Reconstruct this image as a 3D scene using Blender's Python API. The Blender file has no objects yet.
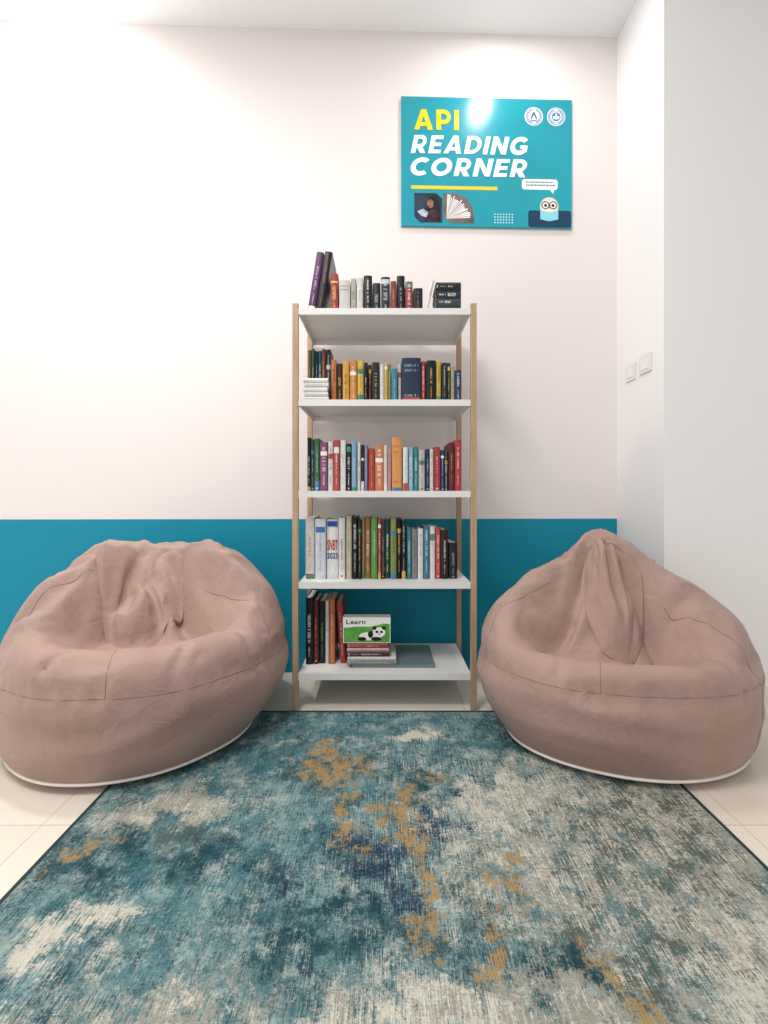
import bpy, bmesh, math, random, time
from mathutils import Vector, Matrix, noise
from mathutils.bvhtree import BVHTree
random.seed(7)
C = bpy.context.collection
scene = bpy.context.scene
scene.view_settings.view_transform = 'Standard'
scene.view_settings.look = 'None'
F = 420.0; HZ = 495.0; CX = 384.0; CH = 0.849
def X_(px, D): return (px-CX)*D/F
def Z_(py, D): return CH+(HZ-py)*D/F
def wy(x): return 2.02+0.025*x
ROT = math.atan(0.025)

# ------------------------------------------------------------------ materials
def lin(h):
    h = h.lstrip('#'); out = []
    for i in (0, 2, 4):
        c = int(h[i:i+2], 16)/255
        out.append(c/12.92 if c <= .04045 else ((c+.055)/1.055)**2.4)
    return (*out, 1)
def node(nt, t, **kw):
    n = nt.nodes.new(t)
    for k, v in kw.items(): setattr(n, k, v)
    return n
class NB:
    """small node-building helper"""
    def __init__(s, name):
        s.m = bpy.data.materials.new(name); s.m.use_nodes = True; s.nt = s.m.node_tree; s.b = s.nt.nodes['Principled BSDF']
        s.tc = node(s.nt, 'ShaderNodeTexCoord'); s.P = s.tc.outputs['Object']
    def L(s, a, b): s.nt.links.new(a, b)
    def ma(s, op, a, c=None, d=None):
        q = node(s.nt, 'ShaderNodeMath', operation=op)
        for i, v in enumerate((a, c, d)):
            if v is None: continue
            if isinstance(v, (int, float)): q.inputs[i].default_value = v
            else: s.L(v, q.inputs[i])
        return q.outputs[0]
    def mp(s, sx, sy, o=0, sz=1):
        q = node(s.nt, 'ShaderNodeMapping'); q.inputs['Scale'].default_value = (sx, sy, sz); q.inputs['Location'].default_value = (o, o*1.7, 0); s.L(s.P, q.inputs[0]); return q.outputs[0]
    def nz(s, vec, sc, d=6, r=.65, out='Fac', dist=0):
        q = node(s.nt, 'ShaderNodeTexNoise'); q.inputs['Scale'].default_value = sc; q.inputs['Detail'].default_value = d; q.inputs['Roughness'].default_value = r; q.inputs['Distortion'].default_value = dist
        s.L(vec, q.inputs['Vector']); return q.outputs[out]
    def ss(s, v, lo, hi, kind='SMOOTHSTEP'):
        q = node(s.nt, 'ShaderNodeMapRange', interpolation_type=kind)
        for i, x in ((1, lo), (2, hi)):
            if isinstance(x, (int, float)): q.inputs[i].default_value = x
            else: s.L(x, q.inputs[i])
        s.L(v, q.inputs[0]); return q.outputs[0]
    def mix(s, f, a, c):
        q = node(s.nt, 'ShaderNodeMix', data_type='RGBA')
        if isinstance(f, (int, float)): q.inputs[0].default_value = f
        else: s.L(f, q.inputs[0])
        for i, v in ((6, a), (7, c)):
            if isinstance(v, str): q.inputs[i].default_value = lin(v)
            else: s.L(v, q.inputs[i])
        return q.outputs[2]
MC = {}
def mat(h, rough=.55, var=.12, scale=40, coat=0, spec=.4):
    k = (h, rough, var, scale, coat)
    if k in MC: return MC[k]
    q = NB('paint_'+h.strip('#')); b = q.b
    b.inputs['Roughness'].default_value = rough; b.inputs['Specular IOR Level'].default_value = spec
    b.inputs['Coat Weight'].default_value = coat; b.inputs['Coat Roughness'].default_value = .08
    r = node(q.nt, 'ShaderNodeValToRGB'); c = lin(h)
    r.color_ramp.elements[0].position = .3; r.color_ramp.elements[1].position = .7
    r.color_ramp.elements[0].color = tuple(min(1, v*(1-var)) for v in c[:3])+(1,)
    r.color_ramp.elements[1].color = tuple(min(1, v*(1+var)) for v in c[:3])+(1,)
    q.L(q.nz(q.P, scale, 4, .5), r.inputs['Fac']); q.L(r.outputs['Color'], b.inputs['Base Color'])
    MC[k] = q.m
    return q.m

# ------------------------------------------------------------------ mesh helpers
def obj(name, bm, m, parent=None, smooth=False):
    me = bpy.data.meshes.new(name)
    bmesh.ops.recalc_face_normals(bm, faces=bm.faces)
    bm.to_mesh(me); bm.free()
    o = bpy.data.objects.new(name, me); C.objects.link(o)
    if m: me.materials.append(m)
    if smooth:
        for p in me.polygons: p.use_smooth = True
    if parent: o.parent = parent
    return o
def thing(name, label, cat, loc=(0, 0, 0), rot=(0, 0, 0), group=None):
    o = bpy.data.objects.new(name, None); C.objects.link(o)
    o.empty_display_size = .05
    o.location = loc; o.rotation_euler = rot
    o['label'] = label; o['category'] = cat
    if group: o['group'] = group
    return o
def box(bm, x0, x1, y0, y1, z0, z1, bev=0):
    r = bmesh.ops.create_cube(bm, size=1, matrix=Matrix.Translation(((x0+x1)/2, (y0+y1)/2, (z0+z1)/2)) @ Matrix.Diagonal((x1-x0, y1-y0, z1-z0, 1)))
    if bev:
        es = {e for v in r['verts'] for e in v.link_edges}
        bmesh.ops.bevel(bm, geom=list(es), offset=bev, segments=2, affect='EDGES', profile=.7)
def prism(bm, pts, z0, z1):
    lo = [bm.verts.new((x, y, z0)) for x, y in pts]; hi = [bm.verts.new((x, y, z1)) for x, y in pts]
    n = len(pts)
    bm.faces.new(lo[::-1]); bm.faces.new(hi)
    for i in range(n): bm.faces.new((lo[i], lo[(i+1) % n], hi[(i+1) % n], hi[i]))
def plate(bm, pts, y0, y1):          # polygon in x,z extruded along y
    a = [bm.verts.new((x, y0, z)) for x, z in pts]; b = [bm.verts.new((x, y1, z)) for x, z in pts]
    n = len(pts)
    bm.faces.new(a); bm.faces.new(b[::-1])
    for i in range(n): bm.faces.new((a[i], b[i], b[(i+1) % n], a[(i+1) % n]))
def ell(cx, cz, rx, rz, n=32, a0=0, a1=2*math.pi):
    return [(cx+rx*math.cos(a0+(a1-a0)*i/n), cz+rz*math.sin(a0+(a1-a0)*i/n)) for i in range(n)]
def rrect(x0, x1, z0, z1, r, n=5):
    p = []
    for cx, cz, a in ((x1-r, z1-r, 0), (x0+r, z1-r, 90), (x0+r, z0+r, 180), (x1-r, z0+r, 270)):
        for i in range(n+1):
            t = math.radians(a+90*i/n); p.append((cx+r*math.cos(t), cz+r*math.sin(t)))
    return p
def tube(bm, pts, r, closed=False, seg=8):
    n = len(pts); rings = []
    for i, p in enumerate(pts):
        a = pts[(i-1) % n] if closed or i else pts[0]; b = pts[(i+1) % n] if closed or i < n-1 else pts[-1]
        t = (b-a).normalized(); u = t.cross(Vector((0, 0, 1)))
        if u.length < 1e-3: u = t.cross(Vector((1, 0, 0)))
        u.normalize(); w = t.cross(u)
        rings.append([bm.verts.new(p+r*(math.cos(2*math.pi*k/seg)*u+math.sin(2*math.pi*k/seg)*w)) for k in range(seg)])
    for i in range(n if closed else n-1):
        A = rings[i]; B = rings[(i+1) % n]
        for k in range(seg): bm.faces.new((A[k], A[(k+1) % seg], B[(k+1) % seg], B[k]))
    if not closed:
        bm.faces.new(rings[0]); bm.faces.new(rings[-1][::-1])
def ringplate(bm, cx, cz, ro, ri, y, n=40):
    R0 = [bm.verts.new((x, y, zz)) for x, zz in ell(cx, cz, ro, ro, n)]; R1 = [bm.verts.new((x, y, zz)) for x, zz in ell(cx, cz, ri, ri, n)]
    for k in range(n): bm.faces.new((R0[k], R0[(k+1) % n], R1[(k+1) % n], R1[k]))
def text_mesh(name, s, m, parent, x0, x1, z0, z1, y, bold=.0, shear=0, depth=.0008):
    cu = bpy.data.curves.new(name, 'FONT'); cu.body = s; cu.size = 1; cu.offset = bold; cu.shear = shear; cu.extrude = 0.01; cu.space_character = 1.08
    t = bpy.data.objects.new(name, cu); C.objects.link(t)
    bpy.context.view_layer.update()
    me = bpy.data.meshes.new_from_object(t.evaluated_get(bpy.context.evaluated_depsgraph_get()))
    bpy.data.objects.remove(t)
    xs = [v.co.x for v in me.vertices]; ys = [v.co.y for v in me.vertices]; zs = [v.co.z for v in me.vertices]
    ax, bx_, ay, by = min(xs), max(xs), min(ys), max(ys); az, bz = min(zs), max(zs)
    for v in me.vertices:
        u = (v.co.x-ax)/(bx_-ax); w = (v.co.y-ay)/(by-ay); q = (v.co.z-az)/max(1e-6, bz-az)
        v.co = (x0+u*(x1-x0), y-q*depth, z0+w*(z1-z0))
    me.materials.clear(); me.materials.append(m); me.name = name
    o = bpy.data.objects.new(name, me); C.objects.link(o); o.parent = parent
    return o
# heavy geometric capitals drawn as polygons (unit height)
def arc(cx, cz, ro, ri, a0, a1, n=28):
    """one closed curved band"""
    A = [(cx+ro*math.cos(math.radians(a0+(a1-a0)*i/n)), cz+ro*math.sin(math.radians(a0+(a1-a0)*i/n))) for i in range(n+1)]
    B = [(cx+ri*math.cos(math.radians(a0+(a1-a0)*i/n)), cz+ri*math.sin(math.radians(a0+(a1-a0)*i/n))) for i in range(n+1)]
    return [('band', A, B)]
def R4(x0, x1, z0, z1): return [(x0, z0), (x1, z0), (x1, z1), (x0, z1)]
T = .245
GL = {
 'I': (T, [R4(0, T, 0, 1)]),
 'A': (.96, [[(0, 0), (.26, 0), (.48, .68), (.70, 0), (.96, 0), (.605, 1), (.355, 1)], R4(.25, .71, .18, .36)]),
 'P': (.74, [R4(0, T, 0, 1), R4(T-.01, .39, .8, 1), R4(T-.01, .39, .29, .49)]+arc(.38, .645, .355, .155, -90, 90)),
 'R': (.78, [R4(0, T, 0, 1), R4(T-.01, .39, .8, 1), R4(T-.01, .39, .29, .49), [(.28, .32), (.55, .36), (.79, 0), (.51, 0)]]+arc(.38, .645, .355, .155, -90, 90)),
 'E': (.66, [R4(0, T, 0, 1), R4(T-.01, .66, .80, 1), R4(T-.01, .62, .405, .595), R4(T-.01, .66, 0, .20)]),
 'D': (.86, [R4(0, T, 0, 1), R4(T-.01, .37, .79, 1), R4(T-.01, .37, 0, .21)]+arc(.36, .5, .5, .29, -90, 90)),
 'N': (.86, [R4(0, T, 0, 1), R4(.615, .86, 0, 1), [(.24, 1), (0.0, 1), (.62, 0), (.86, 0)]]),
 'G': (.96, arc(.5, .5, .51, .27, 42, 328)+[R4(.70, .94, .16, .50), R4(.54, .94, .36, .54)]),
 'C': (.86, arc(.5, .5, .51, .27, 48, 312)),
 'O': (1.02, arc(.5, .5, .51, .27, 0, 360, 48)),
}
def heavy_text(name, s, m, parent, x0, x1, z0, z1, y, shear=0, depth=.0015, gap=.17):
    polys = []; x = 0
    sh = lambda P, x: [(a+x+b*shear, b) for a, b in P]
    for ch in s:
        w, ps = GL[ch]
        for p in ps:
            polys.append(('band', sh(p[1], x), sh(p[2], x)) if p[0] == 'band' else sh(p, x))
        x += w+gap
    allp = [p for q in polys for p in (q[1]+q[2] if q[0] == 'band' else q)]
    mx = max(p[0] for p in allp); mn = min(p[0] for p in allp)
    tr = lambda P: [(x0+(a-mn)/(mx-mn)*(x1-x0), z0+b*(z1-z0)) for a, b in P]
    bm = bmesh.new()
    for k, q in enumerate(polys):
        yy = y-depth-(k % 5)*.00025
        if q[0] == 'band':
            A, B = tr(q[1]), tr(q[2])
            r_ = [[bm.verts.new((a, v, b)) for a, b in P] for P, v in ((A, yy), (B, yy), (B, y+.001), (A, y+.001))]
            for e in range(4):
                for i in range(len(A)-1): bm.faces.new((r_[e][i], r_[e][i+1], r_[(e+1) % 4][i+1], r_[(e+1) % 4][i]))
        else: plate(bm, tr(q), yy, y+.001)
    return obj(name, bm, m, parent)

# ------------------------------------------------------------------ setting
def wall_mat(teal):
    q = NB('wall_paint'); b = q.b
    b.inputs['Roughness'].default_value = .6; b.inputs['Specular IOR Level'].default_value = .25
    bp = node(q.nt, 'ShaderNodeBump'); bp.inputs['Strength'].default_value = .06; bp.inputs['Distance'].default_value = .003
    q.L(q.nz(q.P, 60, 2, .5), bp.inputs['Height']); q.L(bp.outputs['Normal'], b.inputs['Normal'])
    if teal:
        sp = node(q.nt, 'ShaderNodeSeparateXYZ'); q.L(q.P, sp.inputs[0])
        q.L(q.mix(q.ma('LESS_THAN', sp.outputs['Z'], .734), '#e9e1de', '#0f8aa4'), b.inputs['Base Color'])
    else:
        b.inputs['Base Color'].default_value = lin('#ebe9e8')
    return q.m
RX = 1.136; PY = 1.704; CEIL = 3.08
def struct(name, bm, m):
    o = obj(name, bm, m); o['kind'] = 'structure'; return o
bm = bmesh.new(); prism(bm, [(-2.6, wy(-2.6)), (RX, wy(RX)), (RX, 2.3), (-2.6, 2.3)], 0, CEIL); struct('wall_back', bm, wall_mat(True))
bm = bmesh.new(); prism(bm, [(RX, PY), (2.6, PY), (2.6, 2.3), (RX, 2.3)], 0, CEIL); struct('wall_right', bm, wall_mat(False))
bm = bmesh.new(); box(bm, -2.6, 2.6, -1.6, 2.3, CEIL, CEIL+.1); struct('ceiling', bm, mat('#f4f4f5', .8, .01))
q = NB('beige_tile'); q.b.inputs['Roughness'].default_value = .22
mp_ = node(q.nt, 'ShaderNodeMapping'); mp_.inputs['Location'].default_value = (.28, .12, 0); q.L(q.P, mp_.inputs[0])
br = node(q.nt, 'ShaderNodeTexBrick', offset=0.0); br.inputs['Scale'].default_value = 1
br.inputs['Brick Width'].default_value = .6; br.inputs['Row Height'].default_value = .6; br.inputs['Mortar Size'].default_value = .0018
br.inputs['Color1'].default_value = lin('#e2d9cb'); br.inputs['Color2'].default_value = lin('#ded4c6'); br.inputs['Mortar'].default_value = lin('#c8bdaf')
q.L(mp_.outputs[0], br.inputs['Vector'])
mx = node(q.nt, 'ShaderNodeMix', data_type='RGBA', blend_type='SOFT_LIGHT'); mx.inputs[0].default_value = .25
q.L(br.outputs['Color'], mx.inputs[6]); q.L(q.nz(q.P, 9), mx.inputs[7]); q.L(mx.outputs[2], q.b.inputs['Base Color'])
bm = bmesh.new(); box(bm, -2.6, 2.6, -1.6, 2.3, -.1, 0); struct('floor', bm, q.m)
bm = bmesh.new(); prism(bm, [(RX-.01, PY-.01), (2.6, PY-.01), (2.6, PY), (RX, PY), (RX, 2.04), (RX-.01, 2.04)], 0, .08); struct('baseboard_right', bm, mat('#e0d6c8', .35, .04))

# ------------------------------------------------------------------ rug
RUGT = .006
def rug_mat():
    q = NB('abstract_rug'); b = q.b; ma = q.ma
    b.inputs['Roughness'].default_value = .92; b.inputs['Specular IOR Level'].default_value = .1
    # fine thread streaks in both weave directions, remapped to 0..1
    sv = q.nz(q.mp(380, 14), 1, 5, .7); sh = q.nz(q.mp(30, 400, 3), 1, 5, .7); fleck = q.nz(q.mp(160, 160, 4), 1, 5, .75)
    st = ma('ADD', ma('ADD', ma('MULTIPLY', sv, .50), ma('MULTIPLY', sh, .17)), ma('MULTIPLY', fleck, .33))
    S = q.ss(st, .39, .61, 'LINEAR')
    st2 = ma('ADD', ma('ADD', ma('MULTIPLY', q.nz(q.mp(350, 13, 11), 1, 5, .75), .52), ma('MULTIPLY', q.nz(q.mp(24, 400, 13), 1, 5, .75), .16)), ma('MULTIPLY', q.nz(q.mp(130, 130, 8), 1, 5, .75), .32))
    S2 = q.ss(st2, .39, .61, 'LINEAR')
    fine = q.nz(q.mp(420, 260, 5), 1, 2, .6)
    dv = q.nz(q.P, 6, 6, .65, 'Color')
    d1 = node(q.nt, 'ShaderNodeVectorMath', operation='ADD'); d1.inputs[1].default_value = (-.2, -.2, 0); q.L(q.P, d1.inputs[0])
    dq = node(q.nt, 'ShaderNodeVectorMath', operation='MULTIPLY_ADD'); q.L(dv, dq.inputs[0]); dq.inputs[1].default_value = (.4, .4, 0); q.L(d1.outputs[0], dq.inputs[2])
    W = dq.outputs[0]
    def blob(cx, cy, rx, ry):
        s = node(q.nt, 'ShaderNodeVectorMath', operation='SUBTRACT'); q.L(W, s.inputs[0]); s.inputs[1].default_value = (cx, cy, 0)
        d = node(q.nt, 'ShaderNodeVectorMath', operation='MULTIPLY'); q.L(s.outputs[0], d.inputs[0]); d.inputs[1].default_value = (1/rx, 1/ry, 0)
        l = node(q.nt, 'ShaderNodeVectorMath', operation='LENGTH'); q.L(d.outputs[0], l.inputs[0])
        return ma('SUBTRACT', 1.5, l.outputs['Value'])
    def union(bl):
        o = blob(*bl[0])
        for z in bl[1:]: o = ma('MAXIMUM', o, blob(*z))
        return ma('MINIMUM', o, 1.0)
    def layer(bl, seed, k=1.6, bias=0.0, sc=9, T_=S, soft=.22, amp=1.0):
        n = q.nz(q.mp(1, 1, seed), sc, 10, .83)
        dens = ma('ADD', union(bl) if bl else 0.5, ma('MULTIPLY', ma('SUBTRACT', n, .5), k*2.7))
        dens = ma('ADD', ma('MULTIPLY', dens, .8), bias)
        f = q.ss(ma('SUBTRACT', dens, T_), -soft, soft)
        return ma('MULTIPLY', f, amp) if amp < 1 else f
    c = q.mix(layer(None, 9, 1.3, .08, 9, S, .26), '#2f5860', '#7c9b9b')
    c = q.mix(layer(None, 41, 1.8, -.16, 11, S2, .22, .92), c, '#1c3d47')
    c = q.mix(layer([(-.5, 1.35, .4, .25), (-.2, 1.5, .6, .15), (.5, 1.45, .35, .15), (-.5, .95, .3, .3), (-.1, 1.1, .25, .2)], 53, 1.6, -.40, 11, S, .24), c, '#38727c')
    c = q.mix(layer(None, 23, 1.8, -.18, 14, S2, .24, .92), c, '#adb6ac')
    c = q.mix(layer([(.50, 1.02, .46, .32), (-.62, 1.12, .18, .07), (-.34, .64, .42, .08), (.12, .66, .28, .08), (-.62, .80, .10, .05), (.75, .72, .3, .2), (.05, 1.45, .1, .05), (.3, 1.15, .18, .16)], 2, 1.5, -.08, 14, S, .26, .93), c, '#cdc8b7')
    c = q.mix(layer([(.56, 1.0, .44, .28), (.3, .68, .3, .1), (-.4, .66, .3, .08), (-.6, 1.12, .2, .08)], 33, 1.6, -.17, 17, S2, .24), c, '#9d9b8e')
    c = q.mix(layer([(.60, 1.02, .36, .22), (.45, .80, .22, .1), (-.5, 1.0, .15, .06), (.7, 1.25, .1, .08)], 31, 2.0, -.36, 15, S2, .19, .92), c, '#545b52')
    c = q.mix(layer([(.40, .95, .4, .3), (-.30, .72, .4, .16)], 67, 1.9, -.52, 14, S, .2, .9), c, '#4a757a')
    c = q.mix(layer([(-.12, .82, .28, .08), (-.42, .95, .22, .06), (.30, .76, .14, .05), (-.25, 1.28, .14, .10), (.50, 1.42, .2, .07), (.1, 1.2, .12, .1), (-.7, 1.0, .15, .15)], 4, 1.8, -.33, 14, S, .22), c, '#1f454d')
    c = q.mix(layer([(-.08, 1.0, .12, .10), (.08, 1.04, .07, .07), (-.26, .92, .07, .04), (-.02, .88, .08, .05)], 6, 1.7, -.21, 17, S2, .24, .92), c, '#1e334e')
    c = q.mix(layer([(-.20, 1.30, .11, .11), (-.13, 1.12, .05, .12), (.05, .97, .035, .20), (-.74, 1.02, .07, .035), (.37, .74, .03, .07), (.17, .78, .03, .06), (.12, 1.22, .03, .03), (.02, 1.14, .05, .12), (.24, .9, .03, .06)], 8, 2.3, -.27, 27, S, .2, .9), c, '#a4834a')
    hs = node(q.nt, 'ShaderNodeHueSaturation'); q.L(c, hs.inputs['Color']); hs.inputs['Saturation'].default_value = .94
    q.L(ma('ADD', .38, ma('ADD', ma('MULTIPLY', fine, .6), ma('MULTIPLY', S2, .40))), hs.inputs['Value'])
    q.L(hs.outputs[0], b.inputs['Base Color'])
    bp = node(q.nt, 'ShaderNodeBump'); bp.inputs['Strength'].default_value = .3; bp.inputs['Distance'].default_value = .003
    q.L(ma('ADD', st, fine), bp.inputs['Height']); q.L(bp.outputs[0], b.inputs['Normal'])
    return q.m
rug = thing('rug', 'abstract teal, cream and gold area rug with a dark bound edge on the tiles', 'rug', (.035, 0, 0))
bm = bmesh.new(); box(bm, -.826, .826, -.70, 1.632, 0, RUGT, .0015); o = obj('pile', bm, rug_mat(), rug)
bm = bmesh.new()
ex, ey0, ey1, ew = .834, -.708, 1.640, .009
vo = [(-ex, ey0), (ex, ey0), (ex, ey1), (-ex, ey1)]; vi = [(-ex+ew, ey0+ew), (ex-ew, ey0+ew), (ex-ew, ey1-ew), (-ex+ew, ey1-ew)]
rings = [[bm.verts.new((x, y, z)) for x, y in P] for P, z in ((vo, 0), (vo, RUGT+.001), (vi, RUGT+.001), (vi, 0))]
for a in range(4):
    A, B = rings[a], rings[(a+1) % 4]
    for k in range(4): bm.faces.new((A[k], A[(k+1) % 4], B[(k+1) % 4], B[k]))
obj('bound_edge', bm, mat('#26363a', .9), rug)

# ------------------------------------------------------------------ bookshelf
YF, YB = 1.643, 1.985
SH = [1.581, 1.223, .865, .507, .149]
q = NB('pale_wood'); q.b.inputs['Roughness'].default_value = .5
r = node(q.nt, 'ShaderNodeValToRGB'); r.color_ramp.elements[0].position = .3; r.color_ramp.elements[1].position = .7
r.color_ramp.elements[0].color = lin('#a08162'); r.color_ramp.elements[1].color = lin('#bfa184')
q.L(q.nz(q.mp(60, 60, 0, 3), 1.5, 5), r.inputs[0]); q.L(r.outputs[0], q.b.inputs['Base Color']); wood = q.m
white = mat('#dcdad8', .4, .02)
sx0, sx1 = -.359, .363; pw = .0225
bs = thing('bookshelf', 'tall open bookshelf with wooden posts and five white boards against the back wall', 'bookshelf', (0, YF, 0))
for px_ in (sx0, sx1-pw):
    for yy in (0, YB-YF-.020):
        bm = bmesh.new(); box(bm, px_, px_+pw, yy, yy+.020, 0, 1.60, .002); obj('post', bm, wood, bs)
for z in SH:
    bm = bmesh.new(); x0, x1 = sx0+pw+.001, sx1-pw-.001; d = YB-YF-.002
    # one folded tray: top sheet with its four edges turned down
    O = [(x0, .002), (x1, .002), (x1, d), (x0, d)]; I = [(x0+.004, .006), (x1-.004, .006), (x1-.004, d-.004), (x0+.004, d-.004)]
    R_ = [[bm.verts.new((x, y, zz)) for x, y in P] for P, zz in ((O, z), (O, z-.025), (I, z-.025), (I, z-.004))]
    bm.faces.new(R_[0]); bm.faces.new(R_[3][::-1])
    for a in range(3):
        for k in range(4): bm.faces.new((R_[a][k], R_[a][(k+1) % 4], R_[a+1][(k+1) % 4], R_[a+1][k]))
    obj('shelf_board', bm, white, bs)

# ------------------------------------------------------------------ books
page_m = mat('#e9e2d2', .8, .06, 200)
def cover_mat(col, let, style, w, h, rr):
    """cloth or paper cover whose printed spine is a procedural pattern (Object y < spine depth)"""
    q = NB('book_cover'); ma = q.ma; b = q.b
    b.inputs['Roughness'].default_value = rr.uniform(.35, .6); b.inputs['Coat Weight'].default_value = .1; b.inputs['Specular IOR Level'].default_value = .3
    g = node(q.nt, 'ShaderNodeSeparateXYZ'); q.L(q.tc.outputs['Generated'], g.inputs[0]); u, v = g.outputs['X'], g.outputs['Z']
    o = node(q.nt, 'ShaderNodeSeparateXYZ'); q.L(q.P, o.inputs[0])
    spine = ma('LESS_THAN', o.outputs['Y'], .0022)
    def win(a, lo, hi): return ma('MULTIPLY', ma('GREATER_THAN', a, lo), ma('LESS_THAN', a, hi))
    def glyphs(along, across, A, cell):
        """letter-like marks: random on/off cells inside letter slots, with gaps between letters and words"""
        sl = cell*4.2; k = ma('DIVIDE', along, sl); fr = ma('FRACT', k)
        cc = node(q.nt, 'ShaderNodeCombineXYZ'); q.L(ma('FLOOR', ma('DIVIDE', along, cell*1.1)), cc.inputs[0]); q.L(ma('FLOOR', ma('DIVIDE', across, A)), cc.inputs[1]); cc.inputs[2].default_value = rr.random()*50
        wn = node(q.nt, 'ShaderNodeTexWhiteNoise', noise_dimensions='3D'); q.L(cc.outputs[0], wn.inputs['Vector'])
        wd = node(q.nt, 'ShaderNodeTexWhiteNoise', noise_dimensions='1D'); q.L(ma('FLOOR', ma('ADD', k, rr.random()*90)), wd.inputs['W'])
        return ma('MULTIPLY', ma('MULTIPLY', ma('GREATER_THAN', wn.outputs['Value'], .33), ma('LESS_THAN', fr, .80)), ma('GREATER_THAN', wd.outputs['Value'], .16))
    c = q.mix(q.nz(q.P, 60, 4, .5), col, tuple_mul(col, .82))
    acc = rr.choice(['#c8a54a', '#b8342e', '#3a78a8', '#e6e2da', '#3f8f6a']) if style != 'plain' else let
    if style != 'plain' and (style == 'band' or rr.random() < .18):
        z0 = rr.uniform(.6, .85); z1 = z0+rr.uniform(.03, .13)
        c = q.mix(ma('MULTIPLY', spine, win(v, z0, z1)), c, let if style == 'band' else acc)
    if style != 'plain' and rr.random() < .2: c = q.mix(ma('MULTIPLY', spine, win(v, 0, rr.uniform(.05, .22))), c, acc)
    cell = max(.0005, w*.055)
    if style == 'wide':
        rows = win(ma('FRACT', ma('MULTIPLY', v, 9.0)), .25, .72)
        t = ma('MULTIPLY', ma('MULTIPLY', rows, win(u, .14, .86)), glyphs(o.outputs['X'], o.outputs['Z'], h*.018, cell*.42))
        m = ma('MULTIPLY', t, ma('MAXIMUM', win(v, .66, .9), win(v, .10, .22)))
    else:
        a, d = rr.uniform(.30, .5), rr.uniform(.62, .93); lw = rr.choice((.08, .10, .13, .17, .22))
        t1 = ma('MULTIPLY', win(v, a, d), win(u, .5-lw, .5+lw))
        t2 = ma('MULTIPLY', win(v, .12, a-.07), win(u, .5-lw*.5, .5+lw*.5))
        m = ma('MAXIMUM', ma('MULTIPLY', t1, glyphs(o.outputs['Z'], o.outputs['X'], w*lw*.45, cell)), ma('MULTIPLY', t2, glyphs(o.outputs['Z'], o.outputs['X'], w*lw*.3, cell*.7)))
        if rr.random() < .3: m = ma('MAXIMUM', m, ma('MULTIPLY', win(v, .035, .035+min(.04, w*.35/h)), win(u, .34, .66)))
    c = q.mix(ma('MULTIPLY', ma('MULTIPLY', m, spine), .75), c, let)
    hs = node(q.nt, 'ShaderNodeHueSaturation'); hs.inputs['Saturation'].default_value = .92; hs.inputs['Value'].default_value = .92; q.L(c, hs.inputs['Color'])
    q.L(hs.outputs[0], b.inputs['Base Color'])
    return q.m
def tuple_mul(h, k):
    h = h.lstrip('#'); return '#'+''.join('%02x' % int(int(h[i:i+2], 16)*k) for i in (0, 2, 4))
BN = [0]
def book_geo(root, w, h, d, col, let, style, mirror=False):
    ox = -w if mirror else 0
    t = min(.0018, w*.15); k = min(.003, w*.2)
    pts = [(0, d), (0, k)]+[(w*i/6, k-(k+.001)*math.sin(math.pi*i/6)**.6) for i in range(1, 6)]+[(w, k), (w, d), (w-t, d), (w-t, k+t), (t, k+t), (t, d)]
    BN[0] += 1; rr = random.Random(BN[0]*13+5)
    bm = bmesh.new(); prism(bm, [(x+ox, y) for x, y in pts], 0, h); obj('cover', bm, cover_mat(col, let, style, w, h, rr), root)
    bm = bmesh.new(); box(bm, ox+t, ox+w-t, k+t, d-.004, .002, h-.003); obj('pages', bm, page_m, root)
ALL_LABELS = []
def reg(l):
    ALL_LABELS.append(l); return l
def row(shelf_name, zs, D, depth, data, left_end, right_end, group):
    zs += .0003
    for i, e in enumerate(data):
        x0, x1, yt, col, phrase, let, style, lean = e[:8]
        if 'tall' not in phrase and 'short' not in phrase: yt += random.uniform(-1.5, 3.0)
        wx0, wx1 = X_(x0, D)+.0004, X_(x1, D)-.0004
        h = (Z_(yt, D)-zs); w = wx1-wx0
        lf = data[i-1][4] if i else left_end; rt = data[i+1][4] if i < len(data)-1 else right_end
        if i == 0 and left_end == 'shelf end': lab = f"{phrase} book at the left end of the {shelf_name}, beside the {rt}"
        elif i == len(data)-1 and right_end == 'shelf end': lab = f"{phrase} book at the right end of the {shelf_name}, beside the {lf}"
        else: lab = f"{phrase} book between the {lf} and the {rt} on the {shelf_name}"
        jitter = random.uniform(0, .018)
        if lean > 0:
            root = thing('book', reg(lab), 'book', (wx1, D+jitter, zs), (0, math.radians(lean), 0), group); h /= math.cos(math.radians(lean)); book_geo(root, w, h-w*.1, depth, col, let, style, True)
        else:
            root = thing('book', reg(lab), 'book', (wx0, D+jitter, zs), (0, math.radians(lean), 0), group)
            book_geo(root, w, h, depth-random.uniform(0, .02), col, let, style)
        if phrase.startswith('white exam'):
            for s, c, a, bb in (('SNBT', '#b80f1a', .48, .66), ('2023', '#1c3c86', .34, .44)):
                text_mesh('spine_lettering', s, mat(c, .5, .02), root, w*.06, w*.95, h*a, h*bb, -.0014, .02)
            bm = bmesh.new(); plate(bm, [(w*.08, h*.88), (w*.92, h*.88), (w*.92, h*.97), (w*.08, h*.97)], -.0016, -.0008); obj('spine_block', bm, mat('#2348a0', .5, .02), root)
def lying(label, x0, x1, z, t, D, depth, col, let, group=None):
    a, b_ = X_(x0, D), X_(x1, D)
    root = thing('book', reg(label), 'book', (a, D, z+t), (0, math.radians(90), 0), group)
    book_geo(root, t-.0004, b_-a, depth, col, let, 'plain')
W_, K_, Y_, R_, G_ = '#efece6', '#1a1a1c', '#e3bd4a', '#c03030', '#9a9a9a'
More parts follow.
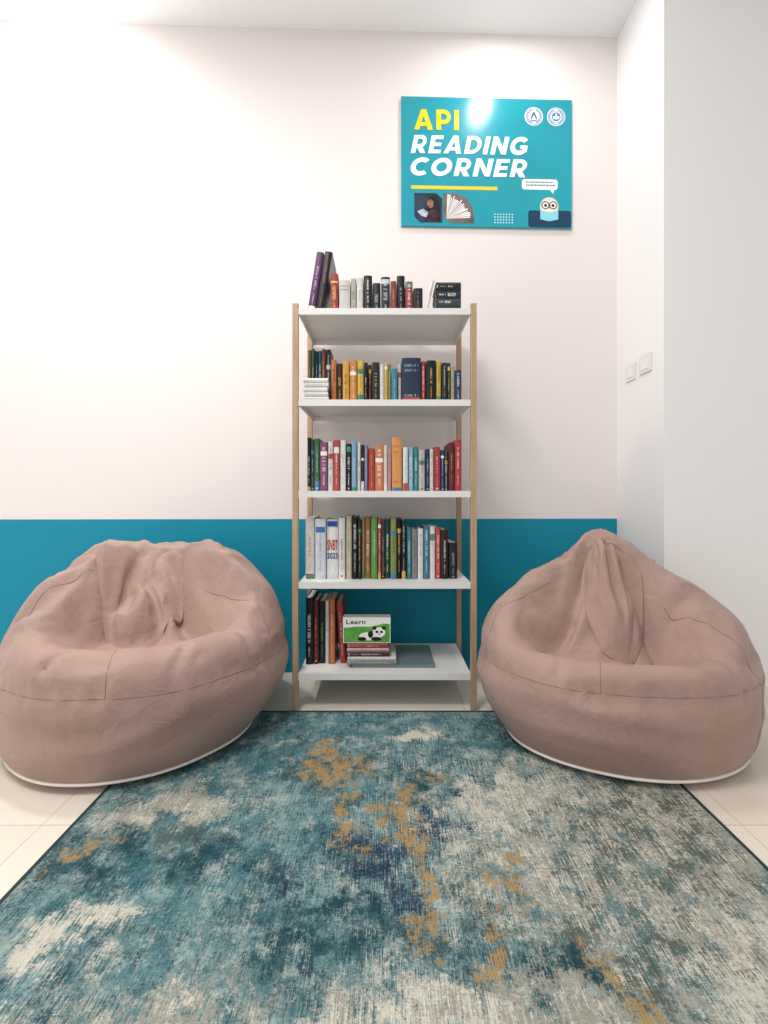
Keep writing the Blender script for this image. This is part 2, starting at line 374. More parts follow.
row('top shelf', SH[0], 1.70, .15, [
 (306.5, 314, 251, '#5c2c62', 'tall purple', '#d9b6d6', '', 9), (315, 322.5, 251, '#1c1a20', 'tall black', '#c0485a', '', 9),
 (330.5, 338, 272, '#a8241f', 'red', Y_, 'band', 0), (339, 350, 280, '#d9d4cc', 'white speckled', '#55504c', 'wide', 0),
 (350.5, 356, 279, '#bcb7b0', 'pale grey', '#504848', '', 0), (356.5, 363, 278, '#e4e0da', 'slim white', '#333333', '', 0),
 (363.5, 372, 276, '#17171b', 'black', W_, '', 0), (372.5, 380.5, 279, '#24242c', 'charcoal', '#b8b8b8', '', 0),
 (381, 390, 274, '#1d2433', 'dark navy', '#c8c8d0', 'band', 0), (390.5, 396.5, 281, '#8c2d25', 'dark red', Y_, '', 0),
 (397, 405, 274, '#15151a', 'jet black', '#c5c5c8', '', 0), (405.5, 413, 279, '#9c2a2a', 'crimson', W_, '', 0),
 (413.5, 423, 287, '#1f1d22', 'short black', '#8a8a8a', '', 0), (424, 427.5, 281, '#eae8e4', 'leaning white', '#33405a', '', 12)],
 'shelf end', 'lying stack', 'books on the top shelf')
z = SH[0]+.0003
for lab, t, c, l in (('lowest', .034, '#2b2d32', G_), ('second lowest', .030, '#43484e', W_), ('second highest', .030, '#2a3036', W_), ('topmost', .036, '#24272b', '#d0d0d0')):
    lying(f'dark grey book, {lab} of the lying stack at the right of the top shelf', 436, 461, z, t, 1.70, .13, c, l, 'books on the top shelf'); z += t
row('second shelf', SH[1], 1.80, .12, [
 (307.5, 310.7, 348, '#7a5a3a', 'thin brown', Y_, '', 0), (311, 314.2, 347, '#2f6b4f', 'thin green', W_, '', 0), (314.5, 317.7, 348, '#24324f', 'thin navy', W_, '', 0),
 (318, 321.2, 349, '#1f6a78', 'thin teal', W_, '', 0), (321.5, 325.4, 347, '#8a4a34', 'thin rust', Y_, '', 0), (325.8, 330.5, 350, '#34424e', 'slate', W_, '', 0)],
 'shelf end', 'slim orange', 'books on the second shelf')
z = SH[1]+.0003
for i, lab in enumerate(('lowest', 'second lowest', 'middle one', 'second highest', 'topmost')):
    lying(f'white booklet, {lab} of the lying pile at the left of the second shelf', 303.5+(i % 2), 328.5-(i*7 % 3)*.6, z, .0185, 1.675, .11, ['#e6e3df', '#dcd8d2', '#ecebe8', '#e0ddd8', '#efedea'][i], '#cfcac4', 'white booklets on the second shelf'); z += .0185
row('second shelf', SH[1], 1.70, .15, [
 (331, 336, 360, '#c9742c', 'slim orange', K_, '', 0), (336.5, 342, 361, '#3a2a22', 'dark brown', Y_, '', 0), (342.5, 349, 358, '#e0a52a', 'amber', K_, '', 0),
 (349.5, 356.5, 358, '#d98a1e', 'deep orange', W_, 'band', 0), (357, 363.5, 357, '#e8c23a', 'yellow', K_, '', 0), (364, 367.6, 361, '#16161a', 'slim black', W_, '', 0), (367.9, 371.5, 362, '#5a2028', 'thin maroon', Y_, '', 0),
 (372, 379.5, 362, '#26262c', 'charcoal', '#c9a94a', '', 0), (380, 384, 365, '#ecebe6', 'slim white', K_, '', 0), (384.5, 387.6, 363, '#d9b53a', 'thin mustard', '#7a2020', '', 0), (387.9, 391, 365, '#7f8440', 'thin olive', W_, '', 0),
 (391.5, 397.5, 366, '#2f86a0', 'teal blue', W_, '', 0), (398, 401.5, 362, '#d8d8d4', 'thin grey', K_, '', 0), (402, 421, 355, '#1d3350', 'thick navy', '#9fb6cc', 'wide', 0),
 (421.5, 426, 360, '#b5322c', 'thin red', W_, '', 0), (426.5, 436, 361, '#17181c', 'yellow-lettered black', Y_, '', 0), (436.5, 441.5, 361, '#d9b23a', 'slim gold', K_, '', 0),
 (442, 447, 363, '#20262c', 'dark grey', W_, '', 0), (447.5, 451, 362, '#1f4a3a', 'dark green', Y_, 'band', 0), (451.3, 455, 364, '#b9aa8c', 'thin beige', K_, '', 0), (455.5, 462, 369, '#253a66', 'short blue', W_, '', 0)],
 'white pile', 'shelf end', 'books on the second shelf')
row('middle shelf', SH[2], 1.70, .15, [
 (306.5, 309.9, 437, '#16231f', 'tall black', W_, '', 0), (310.2, 313.5, 439, '#3c4c50', 'tall slate', W_, '', 0), (314, 319.5, 438, '#2f6e45', 'slim green', W_, '', 0), (320, 327.5, 441, '#8e4a78', 'plum', W_, 'band', 0),
 (328, 333, 442, '#ece8e4', 'slim white', K_, '', 0), (333.5, 339.5, 441, '#c4392f', 'red', W_, '', 0), (340, 345.5, 441, '#f0eeea', 'bright white', K_, '', 0),
 (346, 351, 441, '#1a1a1e', 'slim black', W_, '', 0), (351.5, 356.5, 441, '#7fb0cf', 'pale blue', W_, '', 0), (357, 360.5, 443, '#efefec', 'thin white', K_, '', 0),
 (361, 364.1, 444, '#202024', 'thin charcoal', R_, '', 0), (364.4, 367.5, 446, '#8c86a8', 'thin lilac', W_, '', 0), (368, 374.5, 448, '#b8352b', 'short red', Y_, '', 0), (375, 383.5, 446, '#dd7c3a', 'orange', W_, 'band', 0),
 (384, 387.3, 446, '#e9dfd6', 'thin cream', R_, '', 0), (387.6, 391, 447, '#d8a8a4', 'thin pink', R_, '', 0), (392, 402, 437, '#e79a3a', 'tall tangerine', '#a04a18', 'wide', 0), (403, 408, 447, '#f1f1ef', 'white', '#2f5fa0', '', 0),
 (408.5, 413.5, 446, '#8fc3de', 'sky blue', W_, '', 0), (414, 418.5, 447, '#2c8c93', 'slim teal', W_, '', 0), (419, 425.5, 447, '#c9c9c7', 'pale grey', K_, '', 0),
 (426, 429.6, 447, '#22305c', 'thin navy', W_, '', 0), (429.9, 433.5, 449, '#e8e2d2', 'thin ivory', K_, '', 0), (434, 440.5, 447, '#b02a2e', 'crimson', W_, '', 0), (441, 444.7, 447, '#273a70', 'royal blue', W_, 'band', 0), (445, 448.5, 448, '#5c6068', 'dark grey', W_, '', 0),
 (449, 454.5, 443, '#5e1820', 'maroon', Y_, '', 0), (455, 462, 440, '#c01f26', 'bright red', W_, '', 0)],
 'shelf end', 'shelf end', 'books on the middle shelf')
row('fourth shelf', SH[3], 1.70, .16, [
 (305, 314, 515, '#e9e4de', 'red-lettered white', R_, '', 0), (315, 325.5, 517, '#e4e6ee', 'blue-banded white', '#2f66b0', 'band', 0), (326, 338, 517, '#f2f0ee', 'white exam', '#f2f0ee', 'plain', 0),
 (338.5, 345, 517, '#e6e4e0', 'off-white', K_, '', 0), (345.5, 351.5, 516, '#d9cfae', 'cream', '#6a3a2a', '', 0), (352, 357.5, 516, '#141417', 'black', W_, '', 0),
 (358, 361.1, 518, '#2c2a28', 'thin charcoal', Y_, '', 0), (361.4, 364.5, 519, '#b08a5c', 'thin tan', K_, '', 0), (365, 370.5, 518, '#9a6a2a', 'ochre', W_, '', 0), (371, 377.5, 517, '#5fa03a', 'lime green', W_, '', 0),
 (378, 381.1, 519, '#b8302c', 'thin red', W_, 'band', 0), (381.4, 384.5, 520, '#5a4034', 'thin brown', W_, '', 0), (385, 390, 519, '#1f4a34', 'dark green', W_, '', 0), (390.5, 396.5, 519, '#8a9a4a', 'olive', K_, '', 0),
 (397, 401.3, 519, '#131316', 'jet black', Y_, '', 0), (401.6, 406, 520, '#1b1b20', 'slim black', W_, '', 0), (407, 411.5, 528, '#2b8b94', 'slim teal', W_, '', 0), (412, 417.5, 527, '#8e8f90', 'grey', K_, '', 0),
 (418, 423.5, 528, '#efefed', 'slim white', K_, '', 0), (424, 429.5, 528, '#2d7fa0', 'blue', W_, '', 0), (430, 435.5, 528, '#f0efec', 'bright white', R_, '', 0),
 (436, 441, 527, '#c23a34', 'scarlet', W_, '', 0), (441.5, 448.5, 530, '#2a2220', 'dark brown', W_, '', 0), (449.5, 458, 543, '#17171a', 'short black', G_, '', 0)],
 'shelf end', 'shelf end', 'books on the fourth shelf')
row('bottom shelf', SH[4], 1.73, .16, [
 (305.5, 312.5, 597, '#1e1e24', 'black', W_, '', 0), (313, 318, 599, '#6b1f24', 'slim maroon', Y_, '', 0), (318.5, 324.5, 600, '#26262a', 'charcoal', '#6ab04a', '', 0),
 (325, 328.5, 600, '#e8e6e2', 'thin white', K_, '', 0), (329, 334.5, 598, '#d8702a', 'orange', W_, '', 0), (339.8, 345.5, 602, '#b3231f', 'leaning red', '#e8c8a0', '', -3.6)],
 'shelf end', 'lying stack', 'books on the bottom shelf')
# flat large grey book under the lying stack
fx0, fx1 = X_(352, 1.70), X_(435, 1.70); fw = fx1-fx0
fb = thing('book', reg('wide flat grey-green book lying under the stack on the bottom shelf'), 'book', (fx0, 1.70, SH[4]+.0003), (0, 0, 0), 'books lying on the bottom shelf')
bm = bmesh.new(); P_ = [(0, 0), (.222, 0), (.222, .002), (.002, .002), (.002, .011), (.222, .011), (.222, .013), (0, .013)]
A = [bm.verts.new((0, y, zz)) for y, zz in P_]; B = [bm.verts.new((fw, y, zz)) for y, zz in P_]
bm.faces.new(A); bm.faces.new(B[::-1])
for k in range(8): bm.faces.new((A[k], B[k], B[(k+1) % 8], A[(k+1) % 8]))
obj('cover', bm, mat('#6b7c7c', .35, .03), fb)
bm = bmesh.new(); box(bm, .003, fw-.003, .002, .218, .002, .011); obj('pages', bm, page_m, fb)
z = SH[4]+.0136
BL = [('grey hardback, lowest of the lying stack on the bottom shelf', 347, 397, .018, '#8d8f92', '#d8d8d8'), ('white book, second lowest of the lying stack on the bottom shelf', 347.5, 396, .015, '#e3e0dc', R_),
      ('dark brown book, third from bottom in the stack on the bottom shelf', 346.5, 390, .020, '#4b2f2a', W_), ('pale pink book, second highest of the lying stack on the bottom shelf', 347, 389, .015, '#d7b3ab', '#7a2a2a'),
      ('thin red book, topmost of the lying stack under the panda book', 347, 388, .016, '#9c2a26', W_)]
for l, x0, x1, t, c, le in BL:
    lying(l, x0, x1, z, t, 1.695, .15, c, le, 'books lying on the bottom shelf'); z += t
D = 1.71; a, b_ = X_(341.5, D)+.006, X_(390.5, D); h = Z_(617.5, D)-z
pb = thing('picture_book', reg('small white and green book with a panda cover standing on the lying stack'), 'book', (a, D, z+.0003), (0, 0, 0), 'books lying on the bottom shelf')
w = b_-a
bm = bmesh.new(); prism(bm, [(0, 0), (w, 0), (w, .002), (.002, .002), (.002, .040), (w, .040), (w, .042), (0, .042)], 0, h); obj('cover', bm, mat('#efeeea', .35, .02), pb)
bm = bmesh.new(); box(bm, .002, w-.003, .002, .040, .002, h-.002); obj('pages', bm, page_m, pb)
bm = bmesh.new(); plate(bm, [(0.003, .003), (w-.003, .003), (w-.003, h*.74), (w*.85, h*.76), (w*.6, h*.64), (w*.3, h*.64), (.003, h*.60)], -.0006, .0002); obj('green_field', bm, mat('#5da446', .4, .25, 30), pb)
for nm, cx, cz, rx, rz, c, dy in (('panda_body', .58, .27, .24, .16, '#f4f3f0', 0), ('panda_limb', .40, .16, .09, .08, '#17171a', 1), ('panda_limb', .70, .16, .11, .08, '#17171a', 1), ('panda_limb', .58, .34, .055, .14, '#17171a', 1), ('panda_head', .76, .42, .13, .19, '#f4f3f0', 2),
                              ('panda_ear', .665, .59, .042, .07, '#17171a', 3), ('panda_ear', .86, .59, .042, .07, '#17171a', 3), ('panda_eye', .715, .44, .032, .05, '#17171a', 3), ('panda_eye', .81, .44, .032, .05, '#17171a', 3), ('panda_nose', .763, .35, .02, .026, '#17171a', 3)):
    bm = bmesh.new(); plate(bm, ell(w*cx, h*cz, w*rx, h*rz, 20), -.001-.0005*dy, -.0004); obj(nm, bm, mat(c, .4, .02), pb)
text_mesh('cover_title', 'Learn', mat('#2e3840', .4), pb, w*.07, w*.47, h*.74, h*.91, -.0002, .015)

# ------------------------------------------------------------------ bean bags
def catmull(P, n):
    P = [P[0]]+P+[P[-1]]; out = []
    segs = len(P)-3
    for k in range(n+1):
        u = k/n*segs; i = min(int(u), segs-1); t = u-i
        a, b, c, d = P[i:i+4]
        out.append(tuple(.5*((2*b[j])+(-a[j]+c[j])*t+(2*a[j]-5*b[j]+4*c[j]-d[j])*t*t+(-a[j]+3*b[j]-3*c[j]+d[j])*t**3) for j in range(2)))
    return out
def sstep(a, b, x):
    t = max(0, min(1, (x-a)/(b-a))); return t*t*(3-2*t)
def bag_mat():
    q = NB('taupe_canvas'); b = q.b
    b.inputs['Roughness'].default_value = .65; b.inputs['Specular IOR Level'].default_value = .35; b.inputs['Sheen Weight'].default_value = .1
    r = node(q.nt, 'ShaderNodeValToRGB'); r.color_ramp.elements[0].position = .3; r.color_ramp.elements[1].position = .72
    r.color_ramp.elements[0].color = lin('#967a70'); r.color_ramp.elements[1].color = lin('#ad9187')
    weave = q.nz(q.mp(500, 500, 0, 60), 1, 2, .6)
    q.L(q.ma('ADD', q.ma('MULTIPLY', q.nz(q.P, 5, 6, .7), .65), q.ma('MULTIPLY', weave, .35)), r.inputs[0]); q.L(r.outputs[0], b.inputs['Base Color'])
    b1 = node(q.nt, 'ShaderNodeBump'); b1.inputs['Strength'].default_value = .35; b1.inputs['Distance'].default_value = .014; q.L(q.nz(q.P, 15, 3, .55, 'Fac', .9), b1.inputs['Height'])
    b2 = node(q.nt, 'ShaderNodeBump'); b2.inputs['Strength'].default_value = .4; b2.inputs['Distance'].default_value = .001; q.L(weave, b2.inputs['Height']); q.L(b1.outputs[0], b2.inputs['Normal'])
    q.L(b2.outputs[0], b.inputs['Normal'])
    return q.m
BAG = bag_mat(); PIPE = mat('#eadfd8', .7, .03); SEAM = mat('#8f7268', .85)
low = [(0, 0), (.5, 0), (.72, 0), (.80, .005), (.88, .045), (.965, .125), (1.0, .215)]
def bag_shape(cx, cy, rx, ryf, ryb, yaw, peak, front, back, seed, creases, shift, facew=(.25, .8)):
    """analytic slumped bag: returns remeshed object ready for the cloth pass and the guide lines"""
    NT_, NU = 240, 130
    pf = catmull(low+front, NU); pb_ = catmull(low+back, NU)
    bm = bmesh.new(); fd = Vector((math.sin(yaw), -math.cos(yaw))); Pk = Vector((peak[0]-cx, peak[1]-cy)); V = []
    th0 = -math.pi/2+yaw
    for j in range(NT_):
        th = 2*math.pi*j/NT_; c, s = math.cos(th), math.sin(th)
        da = math.degrees((th-th0+math.pi) % (2*math.pi)-math.pi)      # degrees round from the front, right positive
        B = Vector((rx*c, (ryb if s > 0 else ryf)*s)); wgt = sstep(facew[0], facew[1], Vector((c, s)).dot(fd)); col = []
        rimw = .022*noise.noise(Vector((c*2+seed*3, s*2, 0)))
        for i in range(1, NU):
            h = pf[i][0]*wgt+pb_[i][0]*(1-wgt); z = pf[i][1]*wgt+pb_[i][1]*(1-wgt)
            p = B*h if (z <= .215 and i < NU*.5) else Pk*(1-h)+B*h
            if z <= .215 and i < NU*.5: p = p+Vector(shift)*(1-sstep(.0, .2, z))
            up = sstep(.25, .45, z)
            z += rimw*sstep(.24, .36, z)
            n3 = noise.noise(Vector((p.x*5, p.y*5, z*5))+Vector((seed, 0, 0)))
            wob = .4*noise.noise(Vector((h*4, c*1.5+seed, s*1.5)))
            f = noise.noise(Vector((math.cos(th+wob)*3.0+seed, math.sin(th+wob)*3.0, h*1.2)))
            f2 = noise.noise(Vector((math.cos(th+wob)*7+seed*2, math.sin(th+wob)*7, h*2.5)))
            env = sstep(0, .12, h)*(1-sstep(.60, .92, h))*up
            dd = .024*n3*(.3+.7*up)+env*(.036*(.35-abs(f)*2.2)+.016*(.3-abs(f2)*2))
            g = noise.noise(Vector((p.x*2.5+seed, p.y*2.5, z*9)))
            dd += .010*(.3-abs(g)*2)*sstep(.05, .15, z)*(1-up)
            # puckers where the panels meet at the rim seam
            dd += .006*math.sin(th*46+4*math.sin(th*5+seed))*math.exp(-((z-.28)/.035)**2)*sstep(.9, .97, h)*(.4+.6*noise.noise(Vector((c*4, s*4, seed)))**2*4)
            if z > .2:
                for a0, h0, a1, h1, dep, wid in creases:
                    t = (h0-h)/(h0-h1)
                    if -.15 < t < 1.15:
                        aa = a0+(a1-a0)*t+6*math.sin(t*5+a0)
                        dist = math.radians(da-aa)*max(h, .15)*.45
                        e = math.exp(-(dist/wid)**2)-.55*math.exp(-((abs(dist)-wid*2.1)/(wid*1.1))**2)
                        dd -= dep*e*sstep(-.15, .15, t)*(1-sstep(.8, 1.15, t))
            q = Vector((p.x, p.y, max(0, z)))
            if z > .004 or h > .79: q += Vector((c*.5, s*.5, .8*up)).normalized()*dd
            lim = wy(q.x+cx)-.03-cy
            if q.y > lim: q.y = lim
            col.append(bm.verts.new(q))
        V.append(col)
    vb = bm.verts.new((shift[0], shift[1], 0)); vt = bm.verts.new((Pk.x, Pk.y, peak[2]))
    for j in range(NT_):
        A, B = V[j], V[(j+1) % NT_]
        for i in range(NU-2): bm.faces.new((A[i], B[i], B[i+1], A[i+1]))
        bm.faces.new((vb, B[0], A[0])); bm.faces.new((vt, A[-1], B[-1]))
    fj = NT_*.75+yaw*NT_/(2*math.pi)
    def ring(zt, j0, j1):
        out = []
        for j in range(int(j0), int(j1)+1):
            i = min(range(int(NU*.62)), key=lambda i: abs(V[j % NT_][i].co.z-zt)+(0 if i > 24 else .5)); out.append(V[j % NT_][i].co.copy())
        return out
    def meridian(deg, z0, i1):
        j = int(fj+deg*NT_/360) % NT_; return [V[j][i].co.copy() for i in range(24, int(NU*i1)) if V[j][i].co.z >= z0]
    pip = ring(.010, 0, NT_-1); seam = ring(.275, fj-NT_*.27, fj+NT_*.27)
    mer = [meridian(-7, .275, .60), meridian(62, .06, .70), meridian(-68, .06, .70)]
    o = obj('cover', bm, BAG, None, True)
    m = o.modifiers.new('r', 'REMESH'); m.mode = 'VOXEL'; m.voxel_size = .0108
    bpy.context.view_layer.update()
    me = bpy.data.meshes.new_from_object(o.evaluated_get(bpy.context.evaluated_depsgraph_get()))
    o.modifiers.clear(); o.data = me
    bm = bmesh.new(); bm.from_mesh(me)
    for _ in range(2): bmesh.ops.smooth_vert(bm, verts=bm.verts, factor=.5, use_axis_x=True, use_axis_y=True, use_axis_z=True)
    bm.to_mesh(me); bm.free()
    return o, pip, seam, mer, Pk
def cloth(o, pin_fn, loose_fn, grow, bend, grav, quality=6, coll=False, press=0, goal=1.0):
    gp = o.vertex_groups.new(name='pin'); gl = o.vertex_groups.new(name='loose')
    for v in o.data.vertices:
        gp.add([v.index], pin_fn(v.co), 'REPLACE'); gl.add([v.index], loose_fn(v.co), 'REPLACE')
    m = o.modifiers.new('cloth', 'CLOTH'); s = m.settings
    s.quality = quality; s.mass = .25; s.tension_stiffness = 20; s.compression_stiffness = 20; s.shear_stiffness = 8; s.bending_stiffness = bend
    s.tension_damping = s.compression_damping = s.shear_damping = 15; s.air_damping = 4
    s.vertex_group_mass = 'pin'; s.pin_stiffness = goal
    s.vertex_group_shrink = 'loose'; s.shrink_min = 0; s.shrink_max = -grow
    s.effector_weights.gravity = grav
    if press: s.use_pressure = True; s.uniform_pressure_force = press
    m.collision_settings.use_collision = coll; m.collision_settings.distance_min = .005; m.collision_settings.friction = 30
    m.point_cache.frame_start = 1; m.point_cache.frame_end = 80
def run(n):
    scene.frame_start = 1; scene.frame_end = 80
    for f in range(1, n+1): scene.frame_set(f)
def bake(o, it=1):
    me = bpy.data.meshes.new_from_object(o.evaluated_get(bpy.context.evaluated_depsgraph_get()))
    o.modifiers.clear(); o.vertex_groups.clear(); o.data = me
    bm = bmesh.new(); bm.from_mesh(me)
    for _ in range(it): bmesh.ops.smooth_vert(bm, verts=bm.verts, factor=.4, use_axis_x=True, use_axis_y=True, use_axis_z=True)
    for v in bm.verts: v.co.z = max(v.co.z, 0)
    bm.to_mesh(me); bm.free()
    for p in me.polygons: p.use_smooth = True
frontL = [(.99, .28), (.965, .335), (.91, .375), (.82, .385), (.70, .355), (.57, .32), (.44, .345), (.31, .415), (.20, .49), (.10, .57), (.04, .62), (0, .63)]
backL = [(.985, .30), (.94, .385), (.87, .46), (.76, .535), (.62, .60), (.46, .635), (.34, .65), (.22, .652), (.12, .65), (.05, .645), (0, .645)]
frontR = [(.99, .26), (.965, .305), (.91, .342), (.83, .345), (.72, .31), (.59, .275), (.46, .31), (.33, .405), (.22, .505), (.12, .60), (.05, .68), (0, .72)]
backR = [(.985, .285), (.935, .36), (.855, .425), (.73, .485), (.59, .535), (.44, .578), (.31, .62), (.2, .66), (.12, .69), (.05, .72), (0, .73)]
crL = [(-75, .95, -60, .25, .026, .022), (-45, .80, -50, .15, .026, .020), (40, .80, 46, .15, .028, .022), (72, .95, 62, .2, .026, .022), (100, .95, 95, .3, .020, .022), (-105, .9, -95, .3, .020, .022), (55, .98, 28, .70, .016, .014), (-28, .98, -10, .72, .014, .014), (18, .97, 6, .75, .010, .013)]
crR = [(-82, .95, -62, .12, .016, .022), (-46, .82, -48, .10, .026, .018), (36, .82, 44, .10, .026, .018), (-110, .9, -95, .2, .012, .022), (55, 1.0, 30, .72, .014, .014), (-30, .98, -14, .74, .012, .013), (12, .72, 14, .15, .014, .014)]
SPEC = [dict(label='dusty pink bean bag with a rounded top left of the bookshelf', c=(-.845, 1.565), args=(.475, .415, .42, .30, (-.93, 1.70, .655), frontL, backL, 3.1, crL, (-.035, -.03)), flap=(.29, .13, .16, .10, .12, .45, .085, .040, .01, .34)),
        dict(label='dusty pink bean bag with a peaked top right of the bookshelf', c=(.80, 1.485), args=(.465, .33, .30, -.28, (.81, 1.60, .73), frontR, backR, 5.3, crR, (.03, -.005)), flap=(.21, .04, .115, .075, -.10, .5, .105, .035, 0, .10))]
for S_ in SPEC:
    S_['o'], S_['pip'], S_['seam'], S_['mer'], S_['Pk'] = bag_shape(*S_['c'], *S_['args'])
    cloth(S_['o'], lambda c: 1.0 if c.z < .05 else max(.12, .6*(1-sstep(.05, .42, c.z))), lambda c: sstep(.08, .42, c.z), .17, .5, .05)
run(28)
for S_ in SPEC: bake(S_['o'], 1)
for S_ in SPEC:
    o = S_['o']; bm = bmesh.new(); bm.from_mesh(o.data); bm.normal_update(); S_['bvh'] = BVHTree.FromBMesh(bm); bm.free()
    o.location = (0, 0, 0)
    cm = o.modifiers.new('col', 'COLLISION'); o.collision.thickness_outer = .006; o.collision.cloth_friction = 40
    L_, w0, wm, w1, fa, bmx, puff, fold, offx, p0 = S_['flap']; Pk = S_['Pk']+Vector((offx, 0)); dv = Vector((math.sin(fa), -math.cos(fa))); pv = Vector((-dv.y, dv.x))
    b2 = bmesh.new(); NA = NBB = 48; g2 = []; seed = S_['args'][7]
    for ib in range(NBB+1):
        b = ib/NBB; wid = w0+(wm-w0)*sstep(0, bmx, b) if b < bmx else wm+(w1-wm)*sstep(bmx, 1, b); rowv = []
        for ia in range(NA+1):
            a = ia/NA*2-1
            P = Pk+dv*((b*(1.08-.22*abs(a)**2)-.14)*L_+.03)+pv*(a*wid+.02*math.sin(b*4+seed))
            hit = S_['bvh'].ray_cast(Vector((P.x, P.y, 2)), Vector((0, 0, -1)))
            zz = (hit[0].z if hit[0] else .3)
            crump = noise.noise(Vector((a*2.2, b*3.2, seed)))
            rowv.append(b2.verts.new((P.x, P.y, zz+.008+puff*sstep(p0, p0+.4, b)*(1-sstep(.78, 1, b))*(1-abs(a)**2.5)+fold*sstep(.32, .5, b)*(1-sstep(.85, 1, b))*(.5*math.sin(a*4.5+b*5+seed)+1.3*crump))))
        g2.append(rowv)
    for ib in range(NBB):
        for ia in range(NA): b2.faces.new((g2[ib][ia], g2[ib][ia+1], g2[ib+1][ia+1], g2[ib+1][ia]))
    for _ in range(2): bmesh.ops.smooth_vert(b2, verts=b2.verts, factor=.5, use_axis_x=True, use_axis_y=True, use_axis_z=True)
    top = [v.co.copy() for v in g2[0]+g2[1]+g2[2]]
    f = obj('top_flap', b2, BAG, None, True); S_['f'] = f; S_['NA'] = NA
    keys = {tuple(round(x, 5) for x in p) for p in top}
    f.location = o.location = (S_['c'][0], S_['c'][1], RUGT+.0012)
    cloth(f, lambda c, k=keys: .9 if tuple(round(x, 5) for x in c) in k else 0.16, lambda c: 1.0, .15, 1.6, .3, 6, True)
scene.frame_set(1); bpy.context.view_layer.update()
run(28)
for S_ in SPEC:
    bake(S_['f'], 1)
    # the gathered cloth grows out of the cover: the upper side edges sink back under the surface
    NA = S_['NA']
    for v in S_['f'].data.vertices:
        ib, ia = divmod(v.index, NA+1); a = abs(ia/NA*2-1); b = ib/NA
        v.co.z -= .036*sstep(.70, 1.0, a)*(1-.6*sstep(.4, .75, b))+.040*(1-sstep(0, .28, b))+.016*sstep(.88, 1, b)
scene.frame_set(1)
for S_ in SPEC:
    o, f = S_['o'], S_['f']; o.modifiers.clear(); o.location = f.location = (0, 0, 0)
    root = thing('bean_bag', S_['label'], 'bean bag', (*S_['c'], RUGT+.0012), (0, 0, 0), 'bean bags beside the bookshelf')
    o.parent = f.parent = root
    sb = o.modifiers.new('sub', 'SUBSURF'); sb.levels = sb.render_levels = 1
    so = f.modifiers.new('thick', 'SOLIDIFY'); so.thickness = .014; so.offset = -1
    sb = f.modifiers.new('sub', 'SUBSURF'); sb.levels = sb.render_levels = 1
    def snap(pts, off):
        out = []
        for p in pts:
            h_ = S_['bvh'].find_nearest(p); out.append(h_[0]+h_[1]*off)
        for _ in range(2): out = [out[0]]+[(out[i-1]+out[i]*2+out[i+1])/4 for i in range(1, len(out)-1)]+[out[-1]]
        return out
    pip = snap(S_['pip'], .002)
    for p in pip: p.z = max(p.z, .005)
    b2 = bmesh.new(); tube(b2, pip, .0048, True); obj('piping', b2, PIPE, root, True)['label'] = 'white piping around the base'
    for ln in [S_['seam']]+S_['mer']:
        b2 = bmesh.new(); tube(b2, snap(ln, .0), .0013, False, 6); obj('seam', b2, SEAM, root, True)

# ------------------------------------------------------------------ sign
sw, shh = .827, .620; SX = X_(401, 2.01)
sg = thing('wall_sign', 'teal glossy reading corner sign mounted high on the back wall', 'sign', (SX, wy(SX)-.0005, Z_(227, 2.02)), (0, 0, ROT))
U = lambda px: (px-401)/171*sw
Vv = lambda py: (227.5-py)/130*shh
def smat(h): return mat(h, .25, .02, 12)
bm = bmesh.new(); box(bm, 0, sw, -.012, 0, 0, shh, .0015); obj('panel', bm, mat('#0a98a9', .2, .10, 2.2, coat=.6), sg)
y = -.0122
heavy_text('lettering', 'API', smat('#f0d628'), sg, U(414), U(458.5), Vv(131), Vv(110.5), y)
heavy_text('lettering', 'READING', smat('#ffffff'), sg, U(410.5), U(527.5), Vv(154.5), Vv(136.5), y, .21)
heavy_text('lettering', 'CORNER', smat('#ffffff'), sg, U(410.5), U(526.5), Vv(177), Vv(159), y, .21)
bm = bmesh.new(); plate(bm, rrect(U(411), U(497), Vv(190.5), Vv(187), .003), y-.001, y+.001); obj('underline', bm, smat('#e6cf3a'), sg)
